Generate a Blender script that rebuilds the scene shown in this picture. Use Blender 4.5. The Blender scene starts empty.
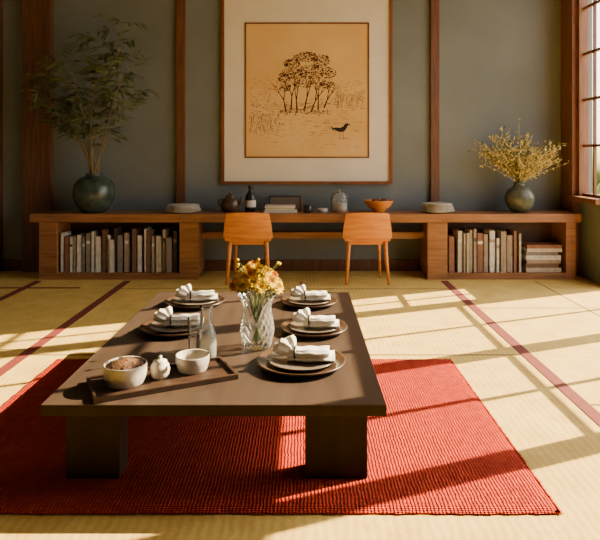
import bpy, math, random
from mathutils import Vector, Matrix, noise
R = random.Random(7)

# ---------------------------------------------------------------- materials
def mat(name, col, rough=0.6, metal=0.0, var=0.12, nscale=8.0, stretch=(1,1,1), bump=0.0, bscale=None,
        col2=None, trans=0.0, ior=1.45, spec=0.5, detail=4):
    m = bpy.data.materials.new(name); m.use_nodes = True
    nt = m.node_tree; b = nt.nodes['Principled BSDF']
    b.inputs['Roughness'].default_value = rough
    b.inputs['Metallic'].default_value = metal
    b.inputs['Specular IOR Level'].default_value = spec
    b.inputs['Transmission Weight'].default_value = trans
    b.inputs['IOR'].default_value = ior
    tc = nt.nodes.new('ShaderNodeTexCoord'); mp = nt.nodes.new('ShaderNodeMapping')
    mp.inputs['Scale'].default_value = stretch
    nt.links.new(tc.outputs['Object'], mp.inputs['Vector'])
    n = nt.nodes.new('ShaderNodeTexNoise'); n.inputs['Scale'].default_value = nscale
    n.inputs['Detail'].default_value = detail
    nt.links.new(mp.outputs[0], n.inputs['Vector'])
    r = nt.nodes.new('ShaderNodeValToRGB')
    c2 = col2 if col2 else tuple(max(0, c*(1-var*2.5)) for c in col)
    r.color_ramp.elements[0].color = (*c2, 1); r.color_ramp.elements[0].position = 0.32
    r.color_ramp.elements[1].color = (*col, 1); r.color_ramp.elements[1].position = 0.68
    nt.links.new(n.outputs['Fac'], r.inputs['Fac'])
    nt.links.new(r.outputs['Color'], b.inputs['Base Color'])
    if bump > 0:
        n2 = nt.nodes.new('ShaderNodeTexNoise'); n2.inputs['Scale'].default_value = bscale or nscale*4
        n2.inputs['Detail'].default_value = 3
        nt.links.new(mp.outputs[0], n2.inputs['Vector'])
        bp = nt.nodes.new('ShaderNodeBump'); bp.inputs['Strength'].default_value = bump
        bp.inputs['Distance'].default_value = 0.01
        nt.links.new(n2.outputs['Fac'], bp.inputs['Height'])
        nt.links.new(bp.outputs[0], b.inputs['Normal'])
    return m

def glass_mat(name, tint, refl, glint_mix=0.08):
    """thin clear glass: see-through with fresnel reflection and white diffuse standing in for highlights"""
    m = bpy.data.materials.new(name); m.use_nodes = True
    nt = m.node_tree; L = nt.links; nt.nodes.remove(nt.nodes['Principled BSDF'])
    out = nt.nodes['Material Output']
    tr = nt.nodes.new('ShaderNodeBsdfTransparent'); tr.inputs[0].default_value = (*tint, 1)
    df = nt.nodes.new('ShaderNodeBsdfDiffuse'); df.inputs[0].default_value = (.9,.9,.86,1)
    m0 = nt.nodes.new('ShaderNodeMixShader'); m0.inputs[0].default_value = glint_mix  # white diffuse mixed in to imitate bright highlights
    L.new(tr.outputs[0], m0.inputs[1]); L.new(df.outputs[0], m0.inputs[2])
    gl = nt.nodes.new('ShaderNodeBsdfGlossy'); gl.inputs['Roughness'].default_value = 0.06
    lw = nt.nodes.new('ShaderNodeLayerWeight'); lw.inputs['Blend'].default_value = refl
    mx = nt.nodes.new('ShaderNodeMixShader')
    L.new(lw.outputs['Fresnel'], mx.inputs[0]); L.new(m0.outputs[0], mx.inputs[1]); L.new(gl.outputs[0], mx.inputs[2])
    L.new(mx.outputs[0], out.inputs['Surface']); return m

def weave_mat(name, col, col2, s1, s2, bumpstr, rough=0.8, nsc=5.0, wamt=0.16):
    m = bpy.data.materials.new(name); m.use_nodes = True
    nt = m.node_tree; L = nt.links; b = nt.nodes['Principled BSDF']; b.inputs['Roughness'].default_value = rough
    b.inputs['Specular IOR Level'].default_value = 0.15
    tc = nt.nodes.new('ShaderNodeTexCoord')
    def wave(d, s):
        w = nt.nodes.new('ShaderNodeTexWave'); w.bands_direction = d
        w.inputs['Scale'].default_value = s; w.inputs['Distortion'].default_value = 3.0
        w.inputs['Detail'].default_value = 2; w.inputs['Detail Scale'].default_value = 1.5
        L.new(tc.outputs['Object'], w.inputs['Vector']); return w
    wa, wb = wave('X', s1), wave('Y', s2)
    mul = nt.nodes.new('ShaderNodeMath'); mul.operation = 'ADD'
    L.new(wa.outputs['Fac'], mul.inputs[0]); L.new(wb.outputs['Fac'], mul.inputs[1])
    n = nt.nodes.new('ShaderNodeTexNoise'); n.inputs['Scale'].default_value = nsc; n.inputs['Detail'].default_value = 10
    n.inputs['Roughness'].default_value = 0.75
    L.new(tc.outputs['Object'], n.inputs['Vector'])
    mm = nt.nodes.new('ShaderNodeMath'); mm.operation = 'MULTIPLY_ADD'
    L.new(mul.outputs[0], mm.inputs[0]); mm.inputs[1].default_value = wamt
    L.new(n.outputs['Fac'], mm.inputs[2])
    r = nt.nodes.new('ShaderNodeValToRGB')
    r.color_ramp.elements[0].color = (*col2, 1); r.color_ramp.elements[0].position = 0.42
    r.color_ramp.elements[1].color = (*col, 1); r.color_ramp.elements[1].position = 0.80
    L.new(mm.outputs[0], r.inputs['Fac']); L.new(r.outputs['Color'], b.inputs['Base Color'])
    bp = nt.nodes.new('ShaderNodeBump'); bp.inputs['Strength'].default_value = bumpstr; bp.inputs['Distance'].default_value = 0.006
    ad = nt.nodes.new('ShaderNodeMath'); ad.operation = 'ADD'
    L.new(mul.outputs[0], ad.inputs[0]); L.new(n.outputs['Fac'], ad.inputs[1])
    L.new(ad.outputs[0], bp.inputs['Height']); L.new(bp.outputs[0], b.inputs['Normal'])
    return m

M = {}
M['tatami'] = weave_mat('tatami_straw', (0.72, 0.51, 0.14), (0.50, 0.32, 0.075), 9, 60, 0.18, 0.7, 5, .12)
M['border'] = mat('tatami_border_cloth', (0.17, 0.020, 0.012), 0.85, nscale=60)
M['seam'] = mat('tatami_seam', (0.20, 0.11, 0.035), 0.9, nscale=40)
M['rug'] = weave_mat('red_wool', (0.56, 0.050, 0.012), (0.28, 0.012, 0.005), 24, 38, 0.8, 0.95, 28, .09)
M['wall'] = mat('plaster_slate', (0.175, 0.195, 0.192), 0.85, nscale=1.6, var=0.07, bump=0.15, bscale=60)
M['ceil'] = mat('ceiling_board', (0.16, 0.10, 0.06), 0.8, nscale=3, stretch=(1, 8, 1))
M['darkwall'] = mat('bounce_cut_dark', (0.08, 0.055, 0.04), 0.7, nscale=3, stretch=(6, 6, 1))  # finish of the unseen front wall, made dark to cut bounce light
M['post'] = mat('cedar_post', (0.16, 0.062, 0.025), 0.5, nscale=6, stretch=(8, 8, 0.6), col2=(0.08, 0.03, 0.012), bump=0.1)
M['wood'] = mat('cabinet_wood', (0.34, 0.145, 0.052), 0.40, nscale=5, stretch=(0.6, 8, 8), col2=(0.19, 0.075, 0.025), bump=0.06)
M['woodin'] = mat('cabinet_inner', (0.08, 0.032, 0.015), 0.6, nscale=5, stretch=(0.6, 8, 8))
M['chair'] = mat('honey_wood', (0.70, 0.26, 0.04), 0.42, nscale=5, stretch=(1, 1, 7), col2=(0.52, 0.165, 0.025))
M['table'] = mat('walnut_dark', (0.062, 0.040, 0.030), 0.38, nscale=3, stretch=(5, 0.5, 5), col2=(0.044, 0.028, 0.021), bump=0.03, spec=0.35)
M['tside'] = mat('walnut_matte_shaded', (0.034, 0.021, 0.015), 0.75, nscale=3, stretch=(5, 5, 0.6), col2=(0.024, 0.015, 0.011), spec=0.12)  # matte walnut with the shade of legs and fascia darkened in
M['tray'] = mat('tray_wood', (0.050, 0.025, 0.015), 0.5, nscale=5, stretch=(1, 7, 7), col2=(0.028, 0.014, 0.009), spec=.3)
M['charger'] = mat('charger_wood', (0.075, 0.040, 0.022), 0.3, nscale=10, col2=(0.04, 0.021, 0.013))
M['plate'] = mat('grey_glaze', (0.15, 0.118, 0.092), 0.3, nscale=14, var=0.1)
M['white'] = mat('ivory_ceramic', (0.72, 0.66, 0.57), 0.35, nscale=14, var=0.08)
M['stone'] = mat('stoneware', (0.50, 0.45, 0.39), 0.5, nscale=30, var=0.12)
M['linen'] = mat('linen', (0.84, 0.80, 0.73), 0.9, nscale=30, var=0.06, bump=0.3, bscale=220)
M['dark'] = mat('black_glaze', (0.025, 0.022, 0.02), 0.3, nscale=12)
M['food'] = mat('food_brown', (0.17, 0.07, 0.022), 0.7, nscale=50, col2=(0.05, 0.02, 0.01), bump=0.5)
M['crystal'] = glass_mat('cut_crystal', (0.96, 0.96, 0.94), 0.28, .12)
M['clear'] = glass_mat('clear_glass', (0.97, 0.97, 0.95), 0.28, .20)
M['water'] = glass_mat('water', (0.95, 0.95, 0.91), 0.10, .04)
M['vaseg'] = mat('green_glaze', (0.055, 0.078, 0.062), 0.25, nscale=9, col2=(0.02, 0.030, 0.026), bump=0.15)
M['vaseb'] = mat('olive_glaze', (0.12, 0.13, 0.09), 0.3, nscale=12, col2=(0.04, 0.045, 0.032), bump=0.15)
M['leaf'] = mat('bamboo_leaf', (0.13, 0.155, 0.045), 0.5, nscale=4, col2=(0.042, 0.058, 0.017))
M['stem'] = mat('stem_brown', (0.20, 0.15, 0.06), 0.6)
M['dry'] = mat('dried_blossom', (0.68, 0.53, 0.17), 0.8, nscale=14, col2=(0.40, 0.31, 0.09))
M['gstem'] = mat('green_stem', (0.10, 0.14, 0.03), 0.6)
M['yel'] = mat('yellow_petal', (0.80, 0.62, 0.003), 0.8, nscale=30, col2=(0.76, 0.50, 0.002), spec=.1)
M['ora'] = mat('orange_petal', (0.66, 0.30, 0.001), 0.8, nscale=30, col2=(0.55, 0.18, 0.001), spec=.1)
M['core'] = mat('flower_core', (0.26, 0.10, 0.01), 0.9, nscale=60)
M['frame'] = mat('frame_wood', (0.22, 0.070, 0.022), 0.4, nscale=6, stretch=(2, 2, 2))
M['mat'] = mat('mat_board', (0.70, 0.64, 0.54), 0.9, nscale=3, var=0.03)
M['paper'] = mat('gold_parchment', (0.70, 0.46, 0.19), 0.85, nscale=2.2, col2=(0.62, 0.37, 0.13))
M['ink'] = mat('ink_brown', (0.09, 0.035, 0.012), 0.9)
M['inkl'] = mat('ink_light', (0.34, 0.18, 0.065), 0.9)
M['inkb'] = mat('ink_black', (0.015, 0.012, 0.01), 0.9)
M['win'] = mat('window_wood', (0.24, 0.095, 0.034), 0.45, nscale=6, stretch=(6, 6, 0.7), col2=(0.15, 0.055, 0.02))
M['leaves_out'] = mat('garden_leaf', (0.42, 0.46, 0.16), 0.8, nscale=3, col2=(0.16, 0.22, 0.06))
M['ground'] = mat('garden_ground', (0.42, 0.40, 0.28), 0.9, nscale=2)
bookcols = [(0.62,0.54,0.42),(0.50,0.42,0.31),(0.38,0.28,0.19),(0.08,0.06,0.05),(0.18,0.10,0.06),(0.74,0.69,0.60),(0.25,0.21,0.17),(0.28,0.12,0.06)]
for i, c in enumerate(bookcols): M['book%d' % i] = mat('book_cloth_%d' % i, c, 0.7, nscale=20)
M['page'] = mat('book_pages', (0.70, 0.62, 0.48), 0.9, nscale=5, stretch=(40, 1, 40))

# ---------------------------------------------------------------- builder
class B:
    def __init__(s): s.v=[]; s.f=[]; s.mi=[]; s.sm=[]; s.mats=[]; s.T=Matrix.Identity(4)
    def m(s, k):
        if k not in s.mats: s.mats.append(k)
        return s.mats.index(k)
    def add(s, vs, fs, k, smooth=False):
        o=len(s.v); s.v += [tuple(s.T @ Vector(v)) for v in vs]; i=s.m(k)
        for f in fs: s.f.append(tuple(o+a for a in f)); s.mi.append(i); s.sm.append(smooth)
    def box(s, x0,x1,y0,y1,z0,z1,k, bev=0.0):
        if bev <= 0:
            vs=[(x,y,z) for z in (z0,z1) for y in (y0,y1) for x in (x0,x1)]
            s.add(vs,[(0,2,3,1),(4,5,7,6),(0,1,5,4),(2,6,7,3),(0,4,6,2),(1,3,7,5)],k); return
        import bmesh
        bm=bmesh.new(); bmesh.ops.create_cube(bm,size=1)
        for v in bm.verts: v.co=Vector(((x0+x1)/2+v.co.x*(x1-x0),(y0+y1)/2+v.co.y*(y1-y0),(z0+z1)/2+v.co.z*(z1-z0)))
        bmesh.ops.bevel(bm,geom=list(bm.edges),offset=bev,segments=2,profile=0.6,affect='EDGES')
        bm.verts.index_update()
        s.add([v.co[:] for v in bm.verts],[[v.index for v in f.verts] for f in bm.faces],k); bm.free()
    def lathe(s, prof, c, k, n=36, smooth=True, closed=False, flute=None):
        vs=[];fs=[]; m=len(prof)
        for i in range(n):
            a=2*math.pi*i/n
            for (r,z) in prof:
                rr = r*(1+(flute(i,z) if flute else 0))
                vs.append((c[0]+rr*math.cos(a), c[1]+rr*math.sin(a), c[2]+z))
        for i in range(n):
            j=(i+1)%n
            for q in range(m-1 if not closed else m):
                w=(q+1)%m
                fs.append((i*m+q, j*m+q, j*m+w, i*m+w))
        s.add(vs,fs,k,smooth)
    def tube(s, pts, rs, k, n=6, smooth=True, cap=True):
        pts=[Vector(p) for p in pts]; vs=[];fs=[]
        if not hasattr(rs,'__len__'): rs=[rs]*len(pts)
        for i,p in enumerate(pts):
            t=(pts[min(i+1,len(pts)-1)]-pts[max(i-1,0)]).normalized()
            u=t.cross(Vector((0.3,0.9,0.2))).normalized(); w=t.cross(u)
            for a in range(n):
                an=2*math.pi*a/n; vs.append(p+(u*math.cos(an)+w*math.sin(an))*rs[i])
        for i in range(len(pts)-1):
            for a in range(n):
                b2=(a+1)%n; fs.append((i*n+a,i*n+b2,(i+1)*n+b2,(i+1)*n+a))
        if cap: fs += [tuple(range(n))[::-1], tuple((len(pts)-1)*n+a for a in range(n))]
        s.add(vs,fs,k,smooth)
    def blade(s, p, d, l, w, k, droop=0.3, up=Vector((0,0,1))):
        p=Vector(p); d=Vector(d).normalized(); sd=d.cross(up)
        if sd.length<1e-3: sd=Vector((1,0,0))
        sd.normalize(); sd=(sd+Vector((R.uniform(-.5,.5),R.uniform(-.5,.5),R.uniform(-.8,.8)))).normalized()
        a=p; m1=p+d*l*0.4+Vector((0,0,-droop*l*0.1)); e=p+d*l+Vector((0,0,-droop*l*0.5))
        s.add([a,m1+sd*w/2,e,m1-sd*w/2],[(0,1,2,3)],k)
    def blob(s, c, r, k, sub=1, sc=(1,1,1), jit=0.0):
        import bmesh
        bm=bmesh.new(); bmesh.ops.create_icosphere(bm,subdivisions=sub,radius=1)
        bm.verts.index_update(); vs=[]
        for v in bm.verts:
            q=1+R.uniform(-jit,jit); vs.append((c[0]+v.co.x*r*sc[0]*q,c[1]+v.co.y*r*sc[1]*q,c[2]+v.co.z*r*sc[2]*q))
        s.add(vs,[[v.index for v in f.verts] for f in bm.faces],k,True); bm.free()
    def done(s, name, bevel=0.0, sub=0):
        me=bpy.data.meshes.new(name); me.from_pydata(s.v,[],s.f)
        for k in s.mats: me.materials.append(M[k])
        for p,i,q in zip(me.polygons,s.mi,s.sm): p.material_index=i; p.use_smooth=q
        me.update(); o=bpy.data.objects.new(name,me); bpy.context.collection.objects.link(o)
        if bevel:
            md=o.modifiers.new('bev','BEVEL'); md.width=bevel; md.segments=2; md.limit_method='ANGLE'; md.angle_limit=math.radians(50)
        return o

def one_box(name,x0,x1,y0,y1,z0,z1,k,bevel=0):
    b=B(); b.box(x0,x1,y0,y1,z0,z1,k); return b.done(name,bevel)

XR=2.86; XL=-3.3; YB=6.5; H=3.75; YF=-1.2
# ---------------------------------------------------------------- room shell
one_box('floor',XL-0.15,XR+0.15,YF-.15,YB+0.15,-0.12,0,'tatami')
one_box('wall_back',XL-0.15,XR+0.15,YB,YB+0.15,0,H,'wall')
one_box('wall_left',XL-0.15,XL,YF,YB,0,H,'wall')
one_box('wall_front',XL-0.15,XR+0.15,YF-.15,YF,0,H,'darkwall')  # unseen wall behind the camera, added to cut front fill
one_box('ceiling',XL-0.15,XR+0.15,YF-.15,YB+0.15,H,H+0.12,'ceil')
b=B()
b.box(XR,XR+0.14,5.7,6.22,0,0.78,'wall'); b.box(XR,XR+0.14,6.22,YB,0,H,'wall'); b.box(XR,XR+0.14,YF,YB,3.5,H,'wall'); b.box(XR,XR+0.14,YF,2.0,0,3.5,'wall')  # last box: unseen solid stretch, added to cut bounce off the near floor
b.done('wall_right')
# tatami borders
b=B()
for x in (1.40,-1.74,-2.62): b.box(x-0.035,x+0.035,YF+.01,5.95,0,0.003,'border')
b.box(XL,-2.1,5.62,5.66,0,0.0028,'border')
for (x0,x1,y) in ((-1.7,1.36,3.75),(1.44,2.84,4.9),(1.44,2.84,3.0),(-3.29,-1.78,3.85),(-1.7,1.36,5.6),(-1.7,1.36,1.93),(-3.29,-1.78,2.0)):
    b.box(x0,x1,y-0.006,y+0.006,0,0.002,'seam')
for (x,y0,y1) in ((-0.02,3.75,5.95),(2.3,-.5,5.95),(-0.1,-.5,1.93)): b.box(x-0.005,x+0.005,y0,y1,0,0.002,'seam')
b.done('trim_tatami_border')
# posts
one_box('trim_1',-3.0,-2.70,6.41,YB,0,H,'post',0.006)
one_box('trim_2',-1.365,-1.27,6.455,YB,0.0,H,'post',0.004)
one_box('trim_3',1.375,1.47,6.455,YB,0.0,H,'post',0.004)
one_box('trim_4',XL,XL+0.05,6.40,YB,0,H,'post',0.004)
b=B(); b.box(-1.27,1.375,YB-0.025,YB,0,0.12,'post'); b.box(-2.70,-1.365,YB-0.025,YB,0,0.12,'post'); b.box(-3.25,-3.0,YB-0.025,YB,0,0.12,'post'); b.done('baseboard_back',0.003)

# ---------------------------------------------------------------- windows (right)
b=B()
b.box(2.79,XR+0.1,6.22,YB-0.001,0.0,3.6,'win')            # corner post
b.box(2.76,XR+0.16,5.66,6.22,0.78,0.83,'win')        # sill
b.box(2.84,XR+0.08,6.17,6.22,0.83,3.5,'win'); b.box(2.84,XR+0.08,5.70,5.74,0.83,3.5,'win')
for z in (0.83,1.33,1.80,2.27,2.74,3.2): b.box(2.88,2.91,5.74,6.17,z,z+0.028,'win')
b.box(2.88,2.91,5.94,5.965,0.83,3.5,'win')
b.done('window_1',0.003)
b=B()
ys=[5.66,4.45,3.25,2.06]
for y in ys: b.box(2.84,XR+0.08,y-0.06,y+0.06,0,3.5,'win')
for a,c in zip(ys[1:],ys[:-1]):
    b.box(2.86,2.92,a+0.06,c-0.06,0,0.05,'win'); b.box(2.86,2.94,a+0.06,c-0.06,3.42,3.5,'win')
    b.box(2.86,2.92,a+0.06,c-0.06,2.0,2.08,'win')
    mid=(a+c)/2
    b.box(2.885,2.915,mid-0.014,mid+0.014,0.05,3.42,'win')
    for z in (1.05,2.75): b.box(2.89,2.91,a+0.06,c-0.06,z,z+0.03,'win')
b.done('window_2',0.0)

# ---------------------------------------------------------------- rug
b=B(); nx,ny=90,60; x0,x1,y0,y1=-1.50,0.895,2.083,3.66
vs=[];fs=[]
for j in range(ny+1):
    for i in range(nx+1):
        x=x0+(x1-x0)*i/nx; y=y0+(y1-y0)*j/ny
        e=min(i,nx-i,j,ny-j)
        z=0.014 if e>0 else 0.006
        if i in(0,nx): x+=R.uniform(-.004,.004)
        if j in(0,ny): y+=R.uniform(-.004,.004)
        vs.append((x,y,z))
for j in range(ny):
    for i in range(nx):
        a=j*(nx+1)+i; fs.append((a,a+1,a+nx+2,a+nx+1))
b.add(vs,fs,'rug',True); b.box(x0+0.004,x1-0.004,y0+0.004,y1-0.004,0.0005,0.006,'rug')
for i in range(300):
    y=y0+(y1-y0)*i/300; b.tube([(x1-0.004,y,0.008),(x1+R.uniform(.004,.011),y+R.uniform(-.004,.004),0.003)],0.0025,'rug',4)
b.done('red_area_rug')

# ---------------------------------------------------------------- low table
b=B()
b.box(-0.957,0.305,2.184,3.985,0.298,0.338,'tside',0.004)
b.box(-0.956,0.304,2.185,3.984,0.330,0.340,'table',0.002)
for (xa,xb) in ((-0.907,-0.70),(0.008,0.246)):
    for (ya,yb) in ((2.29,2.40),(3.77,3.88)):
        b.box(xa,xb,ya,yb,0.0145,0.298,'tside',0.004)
b.box(-0.70,0.008,2.33,2.36,0.25,0.298,'tside'); b.box(-0.70,0.008,3.81,3.84,0.25,0.298,'tside')
b.done('low_dining_table')
TZ=0.3405

# ---------------------------------------------------------------- sideboard with open desk bay
b=B()
yf,yb=6.0,6.40
b.box(-2.735,2.84-0.055,yf,yb,0.575,0.66,'wood',0.005)
def cab(xa,xb,pl,pr):
    b.box(xa,xa+pl,yf+0.02,yb,0.04,0.575,'wood',0.003); b.box(xb-pr,xb,yf+0.02,yb,0.04,0.575,'wood',0.003)
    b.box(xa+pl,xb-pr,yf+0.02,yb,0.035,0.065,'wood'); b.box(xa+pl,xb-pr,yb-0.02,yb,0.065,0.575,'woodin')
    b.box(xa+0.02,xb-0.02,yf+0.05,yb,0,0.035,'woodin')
    b.box(xa,xb,yf+0.02,yf+0.04,0.0,0.04,'wood')
cab(-2.65,-1.05,0.18,0.19); cab(1.25,2.74,0.20,0.10)
b.box(-1.05,1.25,6.20,6.38,0.385,0.45,'wood'); b.box(-0.55,-0.50,6.2,6.38,0.45,0.575,'wood'); b.box(0.62,0.67,6.2,6.38,0.45,0.575,'wood')
b.done('low_sideboard')

# books
def books(name,xa,xb,zb,seed,hmin=.33,hmax=.44):
    r=random.Random(seed); b=B(); x=xa
    while x<xb-0.02:
        w=r.choice([.025,.035,.045,.055,.07]); w=min(w,xb-x)
        h=r.uniform(hmin,hmax); d=r.uniform(.19,.24); k='book%d'%r.choice([0,0,1,1,2,3,4,5,5,5,6,7]); y=6.045+r.uniform(0,.03)
        b.box(x,x+w*.12,y,y+d,zb,zb+h,k); b.box(x+w*.88,x+w-0.001,y,y+d,zb,zb+h,k); b.box(x,x+w-0.001,y,y+w*.12,zb,zb+h,k)
        b.box(x+w*.12,x+w*.88,y+w*.12,y+d-.006,zb+.004,zb+h-.008,'page')
        if r.random()<.5:
            b.box(x+w*.15,x+w*.85,y-.001,y,zb+h*.72,zb+h*.8,'book%d'%r.choice([3,5,2]))
        x+=w+r.uniform(0.0,0.003)
        if r.random()<.08: x+=.02
    return b.done(name)
books('row_of_books',-2.45,-1.27,0.0655,3); books('row_of_books',1.47,2.21,0.0655,5)
b=B(); z=0.0655
for i in range(7):
    t=R.choice([.035,.045,.05]); w=R.uniform(.32,.37); xo=2.25+R.uniform(0,.015); k='book%d'%[1,4,2,5,6,0,7][i]
    b.box(xo,xo+w,6.06,6.28,z,z+t*.12,k); b.box(xo,xo+w,6.06,6.28,z+t*.88,z+t-.0005,k); b.box(xo,xo+t*.12,6.06,6.28,z,z+t-.0005,k)
    b.box(xo+t*.12,xo+w-.008,6.066,6.274,z+t*.12,z+t*.88,'page')
    b.box(xo,xo+w,6.058,6.062,z,z+t-.0005,k); z+=t
b.done('stack_of_books')

# ---------------------------------------------------------------- chairs
def chair(cx):
    b=B(); yb=5.77
    b.box(cx-.222,cx+.222,yb-.005,yb+.36,.42,.452,'chair',.01)
    n=12; vs=[];fs=[]
    for i in range(n+1):
        u=i/n*2-1; cur=0.03*(u*u)
        for (z,w,o) in ((.45,.240,0.0),(.56,.228,-.012),(.685,.208,-.03),(.70,.203,-.03)):
            for th in (0,.022):
                vs.append((cx+u*w, yb-0.022+o+cur+th, z-(0.010*u*u if z>.65 else 0)))
    for i in range(n):
        for q in range(3):
            a=i*8+q*2; c=(i+1)*8+q*2
            fs.append((a,c,c+2,a+2)); fs.append((a+1,a+3,c+3,c+1))
        a=i*8; c=(i+1)*8; fs.append((a+6,c+6,c+7,a+7)); fs.append((a,a+1,c+1,c))
    for a in (0,n*8):
        for q in range(3): fs.append((a+q*2,a+q*2+2,a+q*2+3,a+q*2+1))
    b.add(vs,fs,'chair',False)
    for sx in(-1,1):
        b.tube([(cx+sx*.175,yb+.03,.43),(cx+sx*.185,yb+.02,.25),(cx+sx*.205,yb+.0,0)],[.022,.019,.012],'chair',10)
        b.tube([(cx+sx*.15,yb+.33,.43),(cx+sx*.165,yb+.35,0)],[.020,.012],'chair',10)
        b.box(cx+sx*.165-.01,cx+sx*.165+.01,yb+.05,yb+.31,.385,.42,'chair')
    b.box(cx-.16,cx+.16,yb+.025,yb+.045,.385,.42,'chair')
    return b.done('wooden_chair')
chair(-0.53); chair(0.62)

# ---------------------------------------------------------------- framed art
px=lambda p:(p-303)/92.3
pz=lambda p:1.25-(p-155)/92.3
b=B(); xa,xb_,za,zb=-0.878,0.964,0.936,3.02
t=.03; y=YB-.002
b.box(xa,xb_,y-.04,y,za,za+t,'frame'); b.box(xa,xb_,y-.04,y,zb-t,zb,'frame')
b.box(xa,xa+t,y-.04,y,za+t,zb-t,'frame'); b.box(xb_-t,xb_,y-.04,y,za+t,zb-t,'frame')
b.box(xa+t,xb_-t,y-.02,y,za+t,zb-t,'mat')
ia,ib,ja,jb=-0.628,0.715,1.217,2.68; t=.016
b.box(ia,ib,y-.028,y-.02,ja,ja+t,'frame'); b.box(ia,ib,y-.028,y-.02,jb-t,jb,'frame')
b.box(ia,ia+t,y-.028,y-.02,ja+t,jb-t,'frame'); b.box(ib-t,ib,y-.028,y-.02,ja+t,jb-t,'frame')
b.box(ia+t,ib-t,y-.022,y-.02,ja+t,jb-t,'paper')
yy=y-.0225
def stroke(p,q,w,k):
    a=Vector((p[0],0,p[1])); c=Vector((q[0],0,q[1])); d=(c-a); 
    if d.length<1e-5: return
    n_=Vector((-d.z,0,d.x)).normalized()*w/2
    b.add([(a+n_*.5)+Vector((0,yy,0)),(c+n_)+Vector((0,yy,0)),(c-n_)+Vector((0,yy,0)),(a-n_*.5)+Vector((0,yy,0))],[(0,1,2,3)],k)
def dab(x,z,r,k):
    n=6; a0=R.random()*6; b.add([(x+math.cos(a0+i*math.pi/3)*r*R.uniform(.5,1.3),yy,z+math.sin(a0+i*math.pi/3)*r*.6*R.uniform(.5,1.3)) for i in range(n)],[tuple(range(n))],k)
for i in range(650):
    x=R.uniform(.0,1); cx=px(250+x*114); base=pz(106+5*math.sin(x*5)); h=R.random()**1.6*((.34 if x<.30 else .10) if x<.7 else .22)
    dab(cx,base+h,R.uniform(.003,.009),'inkl')
yy-=.0004
for i in range(320):
    x=px(R.uniform(250,360)); z=pz(R.uniform(104,148)); l=R.uniform(.01,.07); z2=z+R.uniform(-.006,.006)
    if R.random()<(1.35-(pz(104)-z)*2.6): stroke((x,z),(min(x+l,ib-.03),z2),R.uniform(.002,.005),R.choice(['inkl','inkl','ink']))
for i in range(150):
    x=px(R.uniform(249,280)); z=pz(R.uniform(116,135)); stroke((x,z),(x+R.uniform(-.01,.01),z+R.uniform(.02,.06)),.003,R.choice(['ink','inkl']))
for i in range(90):
    x=px(R.uniform(335,364)); z=pz(R.uniform(96,110)); stroke((x,z),(x+R.uniform(-.01,.01),z+R.uniform(.02,.09)),.003,'inkl')
yy-=.0004
def branch(x,z,a,l,w,dep):
    x2=x+math.cos(a)*l; z2=z+math.sin(a)*l; stroke((x2,z2),(x,z),w,'ink')
    if dep>0:
        for s_ in ((-.45,.4) if dep<3 else (-.22,.28)): branch(x2,z2,a+s_+R.uniform(-.2,.2),l*R.uniform(.62,.85),w*.62,dep-1)
for (bx,by,a,l) in ((286,112,1.75,.13),(291,110,1.5,.15),(297,113,1.62,.14),(304,111,1.35,.15),(311,112,1.2,.13),(318,110,1.55,.12),(324,108,1.2,.10)):
    branch(px(bx),pz(by),a,l,.018,4)
yy-=.0004
for (cx,cz,rx,rz,n) in ((292,64,8,5,150),(306,57,12,5,200),(321,61,9,6,170),(294,74,13,6,190),(312,72,15,7,240),(328,73,8,6,120),(284,78,6,5,90),(304,84,12,4,90),(327,85,8,4,90),(285,88,6,4,70)):
    for i in range(n):
        a=R.random()*6.28; q=R.random()**.5
        dab(px(cx+rx*q*math.cos(a)),pz(cz+rz*q*math.sin(a)),R.uniform(.005,.011),R.choice(['ink','ink','inkl']))
for i in range(160): dab(px(R.uniform(280,330)),pz(R.gauss(112,1.5)),R.uniform(.004,.010),R.choice(['ink','inkl']))
yy-=.0004
def poly(pts,k): b.add([(px(a),yy,pz(c)) for a,c in pts],[tuple(range(len(pts)))],k)
poly([(333,128),(336,127.5),(340,128),(343,126.5),(345,124),(347.5,123.2),(348.3,124.4),(347,127),(345.5,130),(343,132),(339,132),(335.5,130.5)],'inkb')
poly([(335,131),(333,128),(330.5,126),(332.5,130)],'inkb')
poly([(347.8,123.6),(350.2,124.5),(348.0,125)],'inkb')
stroke((px(340),pz(132)),(px(339.5),pz(138)),.005,'inkb'); stroke((px(343),pz(132)),(px(343.5),pz(138)),.005,'inkb')
stroke((px(337),pz(138.5)),(px(347),pz(138.3)),.006,'ink')
b.done('framed_ink_landscape_painting')

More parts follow.
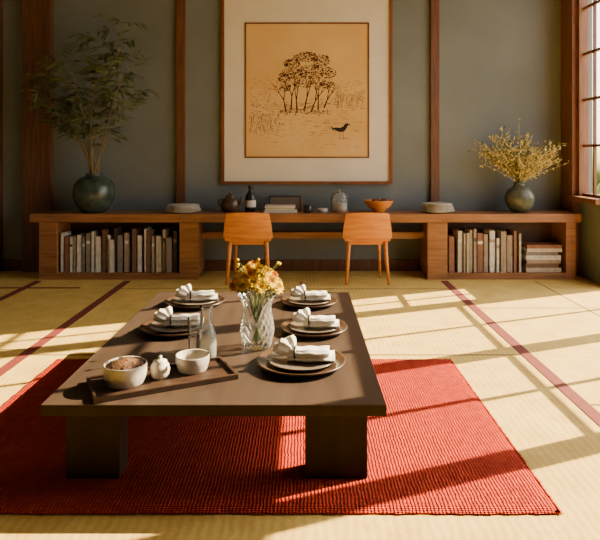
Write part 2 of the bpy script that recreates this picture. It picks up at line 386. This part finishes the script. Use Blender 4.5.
# ---------------------------------------------------------------- big vase + bamboo plant
SZ=0.6605
b=B(); c=(-2.16,6.2,SZ)
prof=[(0,0),(.10,0),(.125,.01),(.175,.07),(.207,.15),(.212,.21),(.200,.28),(.165,.335),(.11,.365),(.082,.372),(.078,.385),(.09,.395),(.07,.395),(.065,.37),(.06,.33),(0,.33)]
b.lathe(prof,c,'vaseg',48); b.done('dark_green_vase')
b=B(); base=Vector((-2.16,6.2,SZ+.334))
YLIM=6.46
def clampy(v): 
    v=Vector(v); v.y=min(v.y,YLIM-.03); v.z=min(v.z,2.66); return v
tips=[(-.52,1.15),(-.36,1.38),(-.20,1.25),(.05,1.48),(.20,1.60),(.36,1.30),(.50,1.02),(-.60,1.00),(.12,1.15),(.30,1.66),(-.44,.92),(-.12,1.45),(.44,1.18)]
for i,(dx,h) in enumerate(tips):
    dy=R.uniform(-.34,.12); pts=[]; N=9
    s0=base+Vector((R.uniform(-.045,.045),R.uniform(-.04,.04),0))
    for k in range(N+1):
        f=k/N; pts.append(clampy(s0+Vector((dx*f**1.35+.015*math.sin(f*6+i),dy*f**1.5,(h-.05)*f-.10*f*f*abs(dx)))))
    b.tube(pts,[.009*(1-.75*k/N) for k in range(N+1)],'stem',5)
    for k in range(4,N+1):
        for w in range(3 if k>6 else 2):
            o=pts[k]; a=R.uniform(0,6.28); d=Vector((math.cos(a),math.sin(a)*.6,R.uniform(-.15,.55))).normalized(); l=R.uniform(.10,.23)
            e=clampy(o+d*l); b.tube([o,clampy(o+d*l*.5+Vector((0,0,.01))),e],[.0028,.002,.001],'stem',4)
            for q in range(6):
                f=.2+.8*q/5; p=o+(e-o)*f; dd=(d+Vector((R.uniform(-.8,.8),R.uniform(-.6,.3),R.uniform(-.7,.3)))).normalized()
                ll=R.uniform(.08,.16)
                if p.y+dd.y*ll>YLIM: dd.y=-abs(dd.y)
                b.blade(p,dd,ll,R.uniform(.022,.034),'leaf',R.uniform(.3,.9))
b.done('bamboo_branches')

# right vase + dried flowers
b=B(); c=(2.24,6.2,SZ)
prof=[(0,0),(.07,0),(.09,.01),(.13,.06),(.152,.13),(.148,.18),(.115,.235),(.07,.265),(.055,.28),(.055,.30),(.068,.312),(.05,.312),(.042,.28),(.04,.26),(0,.26)]
b.lathe(prof,c,'vaseb',44); b.done('olive_ceramic_vase')
b=B(); base=Vector((2.24,6.2,SZ+.265))
for i in range(95):
    a=R.uniform(0,6.28); sp=R.random()**.6; dx=math.cos(a)*.54*sp; dy=math.sin(a)*.22*sp; h=R.uniform(.28,.58)*(1-.45*sp*sp)+.05
    if R.random()<.25: h+=.10
    pts=[]
    for k in range(6):
        f=k/5; p=base+Vector((R.uniform(-.003,.003)+dx*f**1.4,dy*f**1.4,h*f)); p.x=min(p.x,2.77); pts.append(clampy(p))
    b.tube(pts,[.003]*3+[.002]*3,'gstem' if i%2 else 'dry',4)
    for q in range(22):
        f=R.uniform(.35,1.0); k=min(4,int(f*5)); p=pts[k].lerp(pts[k+1],f*5-k)
        p=p+Vector((R.uniform(-.04,.04),R.uniform(-.03,.03),R.uniform(-.025,.035))); p.x=min(p.x,2.77); p=clampy(p)
        if R.random()<.7: b.blob(p,R.uniform(.005,.011),'dry',0,(1,1,1.2))
        else: b.blade(p,(R.uniform(-1,1),R.uniform(-.5,.2),R.uniform(0,1)),.05,.014,'leaf' if R.random()<.5 else 'dry',.1)
b.done('dried_flower_bouquet')

# ---------------------------------------------------------------- sideboard small things
def stack(name,cx,cy,r,n,k='white'):
    b=B(); z=SZ
    for i in range(n):
        rr=r*(1-.03*i); b.lathe([(0,0),(rr*.55,0),(rr*.6,.006),(rr*.97,.018),(rr,.022),(rr*.96,.023),(rr*.58,.011),(0,.010)],(cx,cy,z+i*.0145),k,36)
    b.done(name)
stack('stack_of_plates',-1.23,6.17,.185,5); stack('stack_of_plates',1.38,6.17,.18,6)
b=B(); c=(-.75,6.2,SZ)
b.lathe([(0,0),(.06,0),(.09,.03),(.10,.08),(.09,.125),(.055,.15),(.046,.165),(.055,.17),(.04,.175),(.012,.18),(.012,.195),(.018,.205),(0,.21)],c,'charger',32)
b.tube([(c[0]+.08,c[1]-.02,c[2]+.08),(c[0]+.11,c[1]-.03,c[2]+.11),(c[0]+.125,c[1]-.04,c[2]+.15)],[.022,.016,.01],'charger',10)
b.tube([(c[0]-.08,c[1],c[2]+.05),(c[0]-.12,c[1],c[2]+.07),(c[0]-.125,c[1],c[2]+.12),(c[0]-.08,c[1],c[2]+.14)],.009,'charger',8)
b.done('brown_teapot')
b=B(); c=(-.545,6.24,SZ)
b.lathe([(0,0),(.05,0),(.055,.01),(.055,.15),(.04,.19),(.022,.21),(.022,.25),(.03,.255),(.03,.275),(0,.275)],c,'dark',28)
b.lathe([(.0558,.05),(.0558,.12)],c,'white',28); b.done('dark_bottle')
b=B()
z=SZ
for (xa,xw,h,k) in ((-.40,.34,.022,'book5'),(-.385,.30,.028,'book2'),(-.39,.31,.02,'book0')):
    b.box(xa,xa+xw,6.08,6.3,z,z+h,k,.002); b.box(xa+.006,xa+xw-.003,6.077,6.081,z+.004,z+h-.004,'page'); z+=h+.0005
b.done('stacked_magazines')
b=B(); b.box(-.36,-.02,6.31,6.37,SZ,SZ+.16,'dark',.004); b.box(-.345,-.035,6.307,6.312,SZ+.015,SZ+.145,'plate'); b.box(-.02,.0,6.31,6.37,SZ,SZ+.10,'wood'); b.done('small_picture_stand')
b=B(); c=(.05,6.18,SZ)
b.lathe([(0,0),(.045,0),(.05,.01),(.05,.07),(.042,.075),(0,.06)],c,'dark',24); b.done('small_black_cup')
b=B(); c=(.375,6.2,SZ)
b.lathe([(0,0),(.085,0),(.09,.01),(.09,.13),(.08,.18),(.055,.205),(.02,.215),(.018,.225),(.022,.235),(.0,.245)],c,'crystal',32)
b.lathe([(0,.006),(.078,.006),(.08,.012),(.08,.09),(0,.095)],c,'stone',28); b.lathe([(.091,.0),(.096,.004),(.096,.02),(.091,.024)],c,'wood',32); b.done('glass_storage_jar')
b=B(); c=(.78,6.18,SZ)
b.lathe([(0,0),(.06,0),(.065,.02),(.12,.06),(.15,.11),(.155,.125),(.145,.125),(.11,.075),(0,.04)],c,'chair',36)
b.blob((.75,6.18,SZ+.10),.05,'food',2); b.blob((.83,6.17,SZ+.10),.045,'food',2); b.done('wooden_fruit_bowl')
b=B(); b.lathe([(0,0),(.05,0),(.055,.03),(.05,.045),(0,.04)],(.20,6.16,SZ),'stone',24); b.done('small_tea_cup')

# ---------------------------------------------------------------- place settings
def setting(cx,cy,r,rot=0.0):
    b=B(); b.T=Matrix.Translation((cx,cy,TZ))@Matrix.Rotation(rot,4,'Z')
    b.lathe([(0,0),(r*.72,0),(r*.78,.004),(r*.97,.020),(r,.025),(r*.985,.029),(r*.94,.027),(r*.76,.012),(0,.011)],(0,0,0),'charger',56)
    b.done('wooden_charger_plate')
    b=B(); b.T=Matrix.Translation((cx,cy,TZ+.0115))@Matrix.Rotation(rot,4,'Z')
    q=r*.76
    b.lathe([(0,0),(q*.6,0),(q*.66,.004),(q*.96,.014),(q,.018),(q*.95,.019),(q*.64,.009),(0,.008)],(0,0,0),'plate',48)
    b.done('ceramic_plate')
    b=B(); b.T=Matrix.Translation((cx,cy,TZ+.0205))@Matrix.Rotation(rot,4,'Z')
    def sheet(rows,k='linen'):
        n=len(rows[0]); vs=[p for r_ in rows for p in r_]
        fs=[(i*n+j,(i+1)*n+j,(i+1)*n+j+1,i*n+j+1) for i in range(len(rows)-1) for j in range(n-1)]
        b.add(vs,fs,k,True)
    def roll(path,wid,thk,W):
        """soft folded cloth: elliptical section along path; W = direction of the wide axis"""
        rows=[]; n=len(path); W=Vector(W).normalized(); path=[Vector(p) for p in path]
        for i,p in enumerate(path):
            f=i/(n-1); t=(path[min(n-1,i+1)]-path[max(0,i-1)]).normalized()
            u=(W-t*W.dot(t)).normalized(); v=t.cross(u); w=wid(f); h=thk(f); row=[]
            for j in range(29):
                g=2*math.pi*j/28; rad=1+.10*math.sin(g*4+f*3)
                row.append(p+u*(math.copysign(abs(math.cos(g))**.7,math.cos(g))*w*rad)+v*(math.sin(g)*h*(1+.25*math.sin(g*6+f*2))))
            rows.append(row)
        sheet(rows)
        for e in (0,-1): b.add(rows[e][:28],[tuple(range(28))],'linen')
    roll([(-.30*r+(1.05*r)*i/12,0,.019+.002*math.sin(i)) for i in range(13)],lambda f:.19*r+.13*r*f,lambda f:.017-.003*f,(0,1,0))
    roll([(-.25*r+(.88*r)*i/12,-.01*r,.042+.002*math.sin(i*1.3)) for i in range(13)],lambda f:.15*r+.12*r*f,lambda f:.013-.002*f,(.0,1,0))
    def lobe(ang,ln,wd,yo,lean):
        an=math.radians(ang); P=[]
        for i in range(10):
            f=i/9; P.append((-.20*r+math.cos(an)*ln*r*f, yo+lean*f*r, .034+math.sin(an)*ln*r*f*(1-.18*f)))
        roll(P,lambda f:wd*r*(.50+.50*math.sin(min(1,f*1.25)*math.pi/2))*(1 if f<.8 else 1-.15*(f-.8)/.2),lambda f:.014+.003*math.sin(f*3.1),(math.sin(an),.25,-math.cos(an)))
    lobe(106,.40,.16,.00,.05); lobe(138,.40,.15,-.03*r,-.08); lobe(168,.42,.13,.04*r,.10)
    rn=[]
    for i in range(25):
        a=2*math.pi*i/24; rn.append((-.13*r,math.cos(a)*.215*r,.030+math.sin(a)*.029))
    b.tube(rn,.005,'dark',6,cap=False)
    b.done('folded_napkin')
setting(-.009,2.60,.195,-.05); setting(.055,3.10,.175,-.05); setting(.035,3.66,.175,.03)
setting(-.66,3.12,.185,.1); setting(-.66,3.66,.185,.15)
# ---------------------------------------------------------------- tray + crockery
def TT(x,y,z,a): return Matrix.Translation((x,y,z))@Matrix.Rotation(math.radians(a),4,'Z')
b=B(); b.T=TT(-.565,2.42,TZ,26)
b.box(-.28,.28,-.120,.120,0,.010,'tray',.003)
for (a_,c_,d_,e_) in ((-.28,.28,-.120,-.108),(-.28,.28,.108,.120),(-.28,-.268,-.108,.108),(.268,.28,-.108,.108)): b.box(a_,c_,d_,e_,.008,.022,'tray',.003)
b.done('wooden_serving_tray')
ZT=TZ+.0105
def bowl(name,x,y,r,h,food=False,k='stone'):
    b=B(); b.lathe([(0,0),(r*.80,0),(r*.84,.004),(r*.90,.014),(r*.98,.034),(r*1.0,h*.6),(r,h-.004),(r*.985,h),(r*.93,h-.004),(r*.90,h*.5),(r*.7,.018),(0,.014)],(x,y,ZT),k,44)
    if food:
        b.lathe([(0,h+.016),(r*.4,h+.012),(r*.75,h-.002),(r*.92,h-.014)],(x,y,ZT),'food',24)
        for i in range(44):
            a=R.uniform(0,6.28); q=R.random()**.5*r*.80; b.blob((x+q*math.cos(a),y+q*math.sin(a),ZT+h+.012-.022*(q/r)),R.uniform(.007,.014),R.choice(['food','food','tray']),1,(1.3,1,.7),.3)
    b.done(name)
bowl('stoneware_bowl',-.70,2.365,.083,.080,True); bowl('stoneware_bowl',-.462,2.51,.070,.066)
b=B(); x,y=-.578,2.425
b.lathe([(0,0),(.028,0),(.038,.015),(.040,.035),(.035,.054),(.026,.062),(.028,.068),(.014,.073),(.006,.078),(.009,.086),(0,.090)],(x,y,ZT),'white',30)
b.tube([(x+.02,y-.02,ZT+.03),(x+.034,y-.034,ZT+.045),(x+.040,y-.040,ZT+.060)],[.010,.007,.005],'white',10)
b.tube([(x-.02,y+.022,ZT+.022),(x-.036,y+.042,ZT+.03),(x-.036,y+.042,ZT+.052),(x-.02,y+.024,ZT+.056)],.004,'white',8)
b.done('small_teapot')
b=B(); c=(-.435,2.70,TZ)
b.lathe([(0,0.004),(.042,0.0),(.046,.006),(.046,.06),(.044,.10),(.032,.14),(.023,.165),(.022,.19),(.026,.215),(.033,.228),(.030,.229)],c,'clear',36)
b.lathe([(.038,.006),(.040,.075),(0,.075)],c,'water',32); b.done('glass_carafe')
b=B(); c=(-.505,2.80,TZ)
b.lathe([(0,0.003),(.026,0),(.029,.006),(.031,.10),(.034,.15)],c,'clear',30); b.done('drinking_glass')
# cut-crystal vase and flowers
b=B(); c=(-.218,2.84,TZ)
zs=[(.05,0),(.062,.006),(.070,.03),(.076,.055),(.079,.08),(.078,.105),(.074,.13),(.069,.155),(.065,.185),(.070,.21),(.080,.235),(.088,.25)]
b.lathe([(0,0.004)]+zs,c,'crystal',32,smooth=False,flute=lambda i,z:.04*(1 if (i+int(z*40))%2 else -1)*(1 if z<.2 else .4))
b.lathe([(.060,.10),(0,.10)],(c[0],c[1],c[2]+.016),'water',36)
b.done('cut_glass_vase')
b=B(); c0=Vector((-.218,2.84,TZ))
heads=[]
NH=28
for i in range(NH):
    a=i*2.39996; q=math.sqrt((i+.3)/NH); heads.append((math.cos(a)*.108*q,math.sin(a)*.09*q,.285+.085*(1-q*q)+R.uniform(-.012,.02)))
for i,(hx,hy,hz) in enumerate(heads):
    p=c0+Vector((hx,hy,hz)); nrm=Vector((hx*5,hy*5-.35,.6)).normalized()
    b.tube([c0+Vector((-hx*.25,-hy*.25,.03)),c0+Vector((hx*.35,hy*.35,.20)),p],.0022,'gstem',5)
    k='ora' if i%6==1 else 'yel'; u=nrm.cross(Vector((0,1,.1))).normalized(); w=nrm.cross(u)
    r=R.uniform(.032,.044)
    for lay,(n,tilt,sc) in enumerate(((13,.1,1),(11,.4,.85),(9,.8,.65),(6,1.3,.4))):
        for j in range(n):
            a=2*math.pi*j/n+lay*.3+R.uniform(-.1,.1); d=(u*math.cos(a)+w*math.sin(a)); e=(d+nrm*tilt).normalized(); sd=nrm.cross(d)
            l=r*sc; b.add([p+d*.003,p+e*l*.6+sd*l*.28+nrm*.002,p+e*l*1.05,p+e*l*.6-sd*l*.28+nrm*.002],[(0,1,2,3)],k,False)
    b.blob(p+nrm*.006,.006,'core' if i%4==0 else 'ora',1,(1,1,.8))
for i in range(26):
    a=R.uniform(0,6.28); p=c0+Vector((math.cos(a)*.06,math.sin(a)*.05,R.uniform(.25,.30))); b.blade(p,(math.cos(a),math.sin(a),R.uniform(-.1,.8)),R.uniform(.05,.09),.02,'leaf' if i%2 else 'gstem',.3)
for i in range(9):
    a=R.uniform(0,6.28); p=c0+Vector((math.cos(a)*.05,math.sin(a)*.05,.34)); e=p+Vector((math.cos(a)*.06,math.sin(a)*.05,R.uniform(.04,.07))); b.tube([p,e],.0015,'gstem',4); b.blob(e,.008,'yel',1)
b.done('yellow_flower_bouquet')

# ---------------------------------------------------------------- garden outside
one_box('garden_ground',XR+0.6,30,-10,30,-0.5,-0.35,'ground')
b=B()
for i in range(40):
    b.blob((R.uniform(6.5,13),R.uniform(12.5,20),R.uniform(-.2,1.2)),R.uniform(.5,1.0),'leaves_out',2,(1,1,1),.15)
b.done('garden_hedge')

# ---------------------------------------------------------------- lights, world, camera
sd=bpy.data.lights.new('sun','SUN'); sd.energy=38.0; sd.angle=math.radians(0.4); sd.color=(1.0,.79,.45)
so=bpy.data.objects.new('sun',sd); bpy.context.collection.objects.link(so)
d=Vector((-1,-.40,-.66)); so.rotation_euler=d.to_track_quat('-Z','Y').to_euler(); so.location=(8,9,7)
w=bpy.data.worlds.new('sky'); bpy.context.scene.world=w; w.use_nodes=True; nt=w.node_tree
bg=nt.nodes['Background']; sk=nt.nodes.new('ShaderNodeTexSky')
try:
    sk.sky_type='NISHITA'; sk.sun_disc=False; sk.sun_elevation=math.radians(32); sk.sun_rotation=math.radians(70); sk.dust_density=3
except Exception as e: print(e)
hs=nt.nodes.new('ShaderNodeMix'); hs.data_type='RGBA'; hs.inputs[0].default_value=.6
nt.links.new(sk.outputs[0],hs.inputs[6]); hs.inputs[7].default_value=(6,5.6,4.8,1)
nt.links.new(hs.outputs[2],bg.inputs['Color']); bg.inputs['Strength'].default_value=1.0

cd=bpy.data.cameras.new('camera'); co=bpy.data.objects.new('camera',cd); bpy.context.collection.objects.link(co)
co.location=(0,0,1.25); co.rotation_euler=(math.radians(90),0,0); cd.sensor_width=36; cd.lens=36
cd.shift_x=-3/600; cd.shift_y=-115/600; cd.clip_start=.05
bpy.context.scene.camera=co
